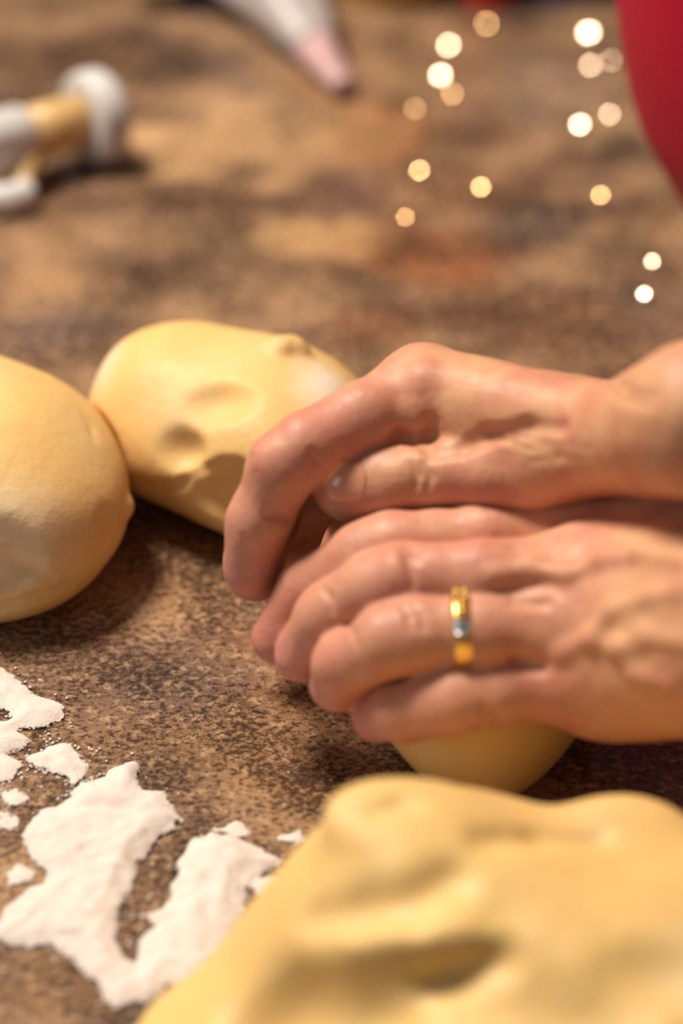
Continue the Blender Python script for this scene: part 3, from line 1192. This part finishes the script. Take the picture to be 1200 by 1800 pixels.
def lathe(name, prof, mat, parent=None, n=64, frame=None, closed=False):
    """revolve (r, z) profile; frame: (origin, x, y, z axes)"""
    o0, ex, ey, ez = frame or (np.zeros(3), np.array([1, 0, 0.]), np.array([0, 1., 0]), np.array([0, 0, 1.]))
    V, Fc = [], []
    m = len(prof)
    for i in range(n):
        a = 2 * math.pi * i / n
        for r, z in prof:
            V.append(o0 + ex * r * math.cos(a) + ey * r * math.sin(a) + ez * z)
    for i in range(n):
        i2 = (i + 1) % n
        for j in range(m - 1):
            Fc.append((i * m + j, i2 * m + j, i2 * m + j + 1, i * m + j + 1))
        if closed:
            Fc.append((i * m + m - 1, i2 * m + m - 1, i2 * m, i * m))
    return mesh_obj(name, V, Fc, mat, parent)


def smooth_profile(pts, n=6):
    out = []
    P = [np.array(p, float) for p in pts]
    for i in range(len(P) - 1):
        p0 = P[max(i - 1, 0)]
        p1, p2 = P[i], P[i + 1]
        p3 = P[min(i + 2, len(P) - 1)]
        for k in range(n):
            t = k / n
            out.append(tuple(0.5 * (2 * p1 + (p2 - p0) * t + (2 * p0 - 5 * p1 + 4 * p2 - p3) * t * t + (3 * p1 - p0 - 3 * p2 + p3) * t ** 3)))
    out.append(tuple(P[-1]))
    return out


# red mixing bowl
M_red = simple('crimson_plastic', srgb(190, 0, 52), 0.5, 0.25)
outer = smooth_profile([(0.0005, .0005), (.040, .0005), (.046, .001), (.070, .014), (.0915, .033), (.100, .0455), (.109, .062), (.1145, .082), (.118, .101), (.1205, .125), (.1225, .152)])
inner = [(max(r - .003, .0004), z + .003) for r, z in outer if z < .148][::-1]
bowl = empty('mixing_bowl', (.205, .72, 0))
tag(bowl, 'large crimson red mixing bowl with a rounded side, upper right corner', 'bowl')
lathe('bowl_body', outer + [(.1195, .152)] + inner, M_red, bowl, 96)
lathe('rim', smooth_profile([(.1197, .1515), (.1190, .1545), (.1215, .157), (.126, .1565), (.1265, .1535), (.123, .150)], 4), M_red, bowl, 96, closed=True)

# cookie press lying on its side
M_white = simple('white_plastic', srgb(226, 224, 226), 0.35, 0.5)
M_cream = simple('cream_plastic', srgb(226, 186, 124), 0.4, 0.5)
cp_c = W(168, 205, .017)
cp_d = W(0, 246, .019) - cp_c
cp_d = cp_d / np.linalg.norm(cp_d)
press = empty('cookie_press', (cp_c[0], cp_c[1], 0))
tag(press, 'white and cream plastic cookie press lying on its side, left edge', 'cookie press')
pb = np.array([cp_c[0], cp_c[1], 0])
ez_ = cp_d
ex_ = np.cross(np.array([0, 0, 1.]), ez_)
ex_ /= np.linalg.norm(ex_)
ey_ = np.cross(ez_, ex_)
fr = lambda s: (cp_c - pb + ez_ * s, ex_, ey_, ez_)
lathe('collar', smooth_profile([(.0003, -.007), (.012, -.0072), (.0155, -.006), (.0172, -.003), (.0172, .003), (.0158, .0055), (.011, .006), (.0003, .006)], 4), M_white, press, 48, fr(0))
lathe('barrel', [(.0003, .004), (.0095, .004), (.0095, .032), (.0003, .032)], M_cream, press, 40, fr(0))
lathe('barrel_sleeve', [(.0003, .030), (.0103, .030), (.0108, .031), (.0108, .085), (.0095, .088), (.0003, .088)], M_white, press, 40, fr(0))


def tube(name, pts, radii, mat, parent=None, n=16, origin=(0, 0, 0), flat=1.0):
    pts = [np.asarray(p, float) - np.asarray(origin) for p in pts]
    V, Fc = [], []
    m = len(pts)
    for i, p in enumerate(pts):
        t = pts[min(i + 1, m - 1)] - pts[max(i - 1, 0)]
        t /= np.linalg.norm(t)
        u = np.cross(t, np.array([0, 1, 0.01]))
        u /= np.linalg.norm(u)
        v = np.cross(t, u)
        for k in range(n):
            a = 2 * math.pi * k / n
            V.append(p + (u * math.cos(a) + v * math.sin(a) * flat) * radii[i])
    for i in range(m - 1):
        for k in range(n):
            k2 = (k + 1) % n
            Fc.append((i * n + k, i * n + k2, (i + 1) * n + k2, (i + 1) * n + k))
    Fc.append(tuple(range(n - 1, -1, -1)))
    Fc.append(tuple((m - 1) * n + k for k in range(n)))
    return mesh_obj(name, V, Fc, mat, parent)


tube('trigger', smooth_profile([W(66, 228, .017), W(58, 270, .014), W(48, 300, .010), W(40, 330, .006)], 4), [.0042] * 13, M_cream, press, 14, pb)
tube('handle', smooth_profile([W(52, 338, .0058), W(10, 350, .0058), W(-60, 345, .0062), W(-130, 310, .010), W(-150, 285, .016)], 4), [.0055] * 13 + [.0065] * 4, M_white, press, 16, pb)

# piping bag with a pink tip
n_ = NT('clouded_plastic_bag')
n_.set(Base_Color=srgb(196, 190, 192), Roughness=0.4, Transmission_Weight=0.2, Specular_IOR_Level=0.5)
M_bag = n_.m
M_pink = simple('pink_icing', srgb(206, 168, 170), 0.45)
bt = W(594, 140, .006)
bd = np.array([-0.366, 0.930, 0.15])
bl = 0.105
bd /= np.linalg.norm(bd)
bx = np.cross(bd, np.array([0, 0, 1.]))
bx /= np.linalg.norm(bx)
by = np.cross(bx, bd)
bag = empty('piping_bag', (bt[0], bt[1], 0))
tag(bag, 'crumpled whitish piping bag with a pink tip, lying at the top edge', 'piping bag')
bo = np.array([bt[0], bt[1], 0])


def crumple(name, s0, s1, r0, r1, mat, n=40, m=26, amp=.10, cap=True):
    V, Fc = [], []
    for i in range(m + 1):
        t = i / m
        s = s0 + (s1 - s0) * t
        r = r0 + (r1 - r0) * t ** .85
        for k in range(n):
            a = 2 * math.pi * k / n
            rr = r * (1 + amp * math.sin(3 * a + 5 * t) * min(1, t * 2 + .2) + amp * .6 * math.sin(7 * a - 9 * t + 1) * t)
            p = bt - bo + bd * s + (bx * math.cos(a) * 1.05 + by * math.sin(a) * .85) * rr
            p[2] = max(p[2], .0003)
            V.append(p)
    for i in range(m):
        for k in range(n):
            k2 = (k + 1) % n
            Fc.append((i * n + k, i * n + k2, (i + 1) * n + k2, (i + 1) * n + k))
    Fc.append(tuple(range(n - 1, -1, -1)))
    Fc.append(tuple(m * n + k for k in range(n)))
    return mesh_obj(name, V, Fc, mat, parent=bag)


crumple('bag', .024, bl + .03, .0085, .0270, M_bag)
crumple('tip', -.006, .026, .0042, .0086, M_pink, amp=.05, m=14)

# things whose feet just show along the top edge
M_yel = simple('ochre_glaze', srgb(214, 164, 58), 0.3)
yb = W(686, 14)
ybowl = empty('bowl', (yb[0], yb[1] + .034, 0))
tag(ybowl, 'yellow ochre bowl, only its round foot showing at the top edge', 'bowl')
yo = smooth_profile([(.0004, .0004), (.030, .0004), (.0335, .002), (.0350, .008), (.0362, .022), (.0372, .040), (.0378, .056)])
lathe('bowl_body', yo + [(.0366, .0565)] + [(max(r - .0025, .0003), z + .0025) for r, z in yo if z < .053][::-1], M_yel, ybowl, 72)
lathe('foot_ring', [(.0325, .0002), (.0352, .0002), (.0356, .0030), (.0345, .0036)], simple('dark_ochre', srgb(150, 108, 36), 0.35), ybowl, 64, closed=True)


def bottle(px, py, r, h, mat, label, name='food_colouring_bottle', group='bottles along the top edge'):
    p = W(px, py)
    e = empty(name, (p[0], p[1] + r, 0))
    tag(e, label, 'bottle', group)
    lathe('bottle_body', smooth_profile([(.0003, .0003), (r * .90, .0003), (r, .002), (r, h * .35), (r, h * .62), (r * .8, h * .72), (r * .45, h * .78), (r * .42, h * .84)], 4) + [(.0003, h * .84)], mat, e, 40)
    lathe('cap', [(.0003, h * .83), (r * .55, h * .83), (r * .55, h * .95), (r * .42, h), (.0003, h)], M_white, e, 32)


bottle(858, 20, .0118, .060, simple('red_bottle', srgb(206, 40, 28), 0.3), 'small red bottle between the yellow bowl and the blue bottle, top edge')
bottle(988, 12, .0180, .075, simple('blue_bottle', srgb(36, 62, 120), 0.35), 'wide blue bottle just left of the crimson bowl, top edge')
bottle(362, 12, .0105, .055, simple('navy_bottle', srgb(30, 48, 92), 0.35), 'narrow navy bottle between the glass jar and piping bag, top edge')
n_ = NT('jar_glass')
n_.set(Base_Color=(1, .98, .95, 1), Roughness=0.02, Transmission_Weight=1.0, IOR=1.45)
jp = W(280, 26)
jar = empty('glass_jar', (jp[0], jp[1] + .011, 0))
tag(jar, 'small clear glass jar, only its base showing at the top edge', 'jar')
jo = smooth_profile([(.0003, .0003), (.008, .0003), (.0108, .002), (.0112, .008), (.0112, .034), (.0095, .040), (.0095, .046)], 4)
lathe('jar_body', jo + [(.0085, .046)] + [(max(r - .0013, .0003), z + .002) for r, z in jo if z < .043][::-1], n_.m, jar, 40)
lathe('lid', [(.0003, .0462), (.0102, .0462), (.0102, .053), (.0094, .054), (.0003, .054)], M_silver, jar, 40)

# ------------------------------------------------------------------ domed foil reflectors added on the counter to make bright glints
LAMP = np.array([-0.55, 0.92, 1.28])
GLINTS = [  # px, py, size mm, curvature radius mm, metal colour, label
    (856, 40, 2.2, 7, 0, 'pale added glint sprinkle just below the red bottle'),
    (789, 80, 3.0, 11, 1, 'bright added glint sprinkle, upper of the two bright ones below the yellow bowl'),
    (775, 133, 3.2, 13, 1, 'bright added glint sprinkle, lower of the two bright ones below the yellow bowl'),
    (795, 163, 2.0, 6, 0, 'faint added glint sprinkle just below the two bright ones under the yellow bowl'),
    (730, 189, 2.2, 5, 0, 'faint added glint sprinkle farthest left near the piping bag tip'),
    (738, 300, 3.0, 8, 0, 'golden added glint sprinkle, left of the two golden ones mid counter'),
    (846, 329, 3.0, 8, 0, 'golden added glint sprinkle, right of the two golden ones mid counter'),
    (713, 380, 2.4, 5.5, 0, 'dim golden added glint sprinkle closest to the knuckles of the far hand'),
    (1035, 59, 3.4, 16, 1, 'brightest added glint sprinkle, below the blue bottle by the crimson bowl'),
    (1039, 113, 2.4, 8, 1, 'softer added glint sprinkle straight below the brightest one'),
    (1074, 104, 2.0, 5, 1, 'faint added glint sprinkle squeezed against the crimson bowl outline'),
    (1020, 220, 3.2, 12, 1, 'bright whitish added glint sprinkle standing alone left of the crimson bowl'),
    (1072, 200, 2.4, 7, 1, 'smeared pale added glint sprinkle between the lone bright one and the bowl'),
    (1056, 341, 2.2, 7, 0, 'dim pinkish added glint sprinkle below the curve of the crimson bowl'),
    (1133, 517, 3.0, 9, 1, 'streaky pale added glint sprinkle just above the far wrist'),
    (1147, 458, 2.4, 7, 1, 'faint pale added glint sprinkle above the streaky one over the far wrist'),
]
M_foil = []
for nm, col in (('gold_foil', srgb(240, 200, 150)), ('pale_foil', srgb(240, 216, 196))):
    n_ = NT(nm)
    n_.set(Base_Color=col, Metallic=1.0, Roughness=0.20)
    M_foil.append(n_.m)
for px, py, sz, R, mi, lab in GLINTS:
    sz, R = sz * MM * .75, R * MM * .92
    g = W(px, py, .002)
    to_c = np.array([0, 0, CAM_H]) - g
    to_l = LAMP - g
    hv = to_c / np.linalg.norm(to_c) + to_l / np.linalg.norm(to_l)
    hv /= np.linalg.norm(hv)
    ux = np.cross(hv, np.array([0, 1., 0]))
    ux /= np.linalg.norm(ux)
    uy = np.cross(hv, ux)
    V, Fc = [], []
    nr, na = 5, 20
    V.append(hv * (sz * .45))
    sag = R - math.sqrt(max(R * R - sz * sz, 0)) if sz < R else sz * .5
    for i in range(1, nr + 1):
        q = sz * i / nr
        zq = (R - math.sqrt(max(R * R - q * q, 0))) if q < R else sag
        for k in range(na):
            a = 2 * math.pi * k / na
            V.append(hv * (sz * .45 - zq) + (ux * math.cos(a) + uy * math.sin(a)) * q)
    for k in range(na):
        a = 2 * math.pi * k / na
        V.append(-hv * (sz * .15) + (ux * math.cos(a) + uy * math.sin(a)) * sz * .9)
    V.append(-hv * sz * .3)
    for k in range(na):
        k2 = (k + 1) % na
        Fc.append((0, 1 + k, 1 + k2))
        for i in range(nr):
            a, b = 1 + i * na, 1 + (i + 1) * na
            Fc.append((a + k, b + k, b + k2, a + k2))
        e = 1 + nr * na
        Fc.append((e + k, e + na, e + k2))
    V = np.array(V)
    V[:, 2] -= V[:, 2].min()
    o = mesh_obj('reflector', V, Fc, M_foil[mi])
    o.location = (g[0], g[1], .0001)
    tag(o, lab, 'reflector', 'foil reflectors added on the far counter for glints')
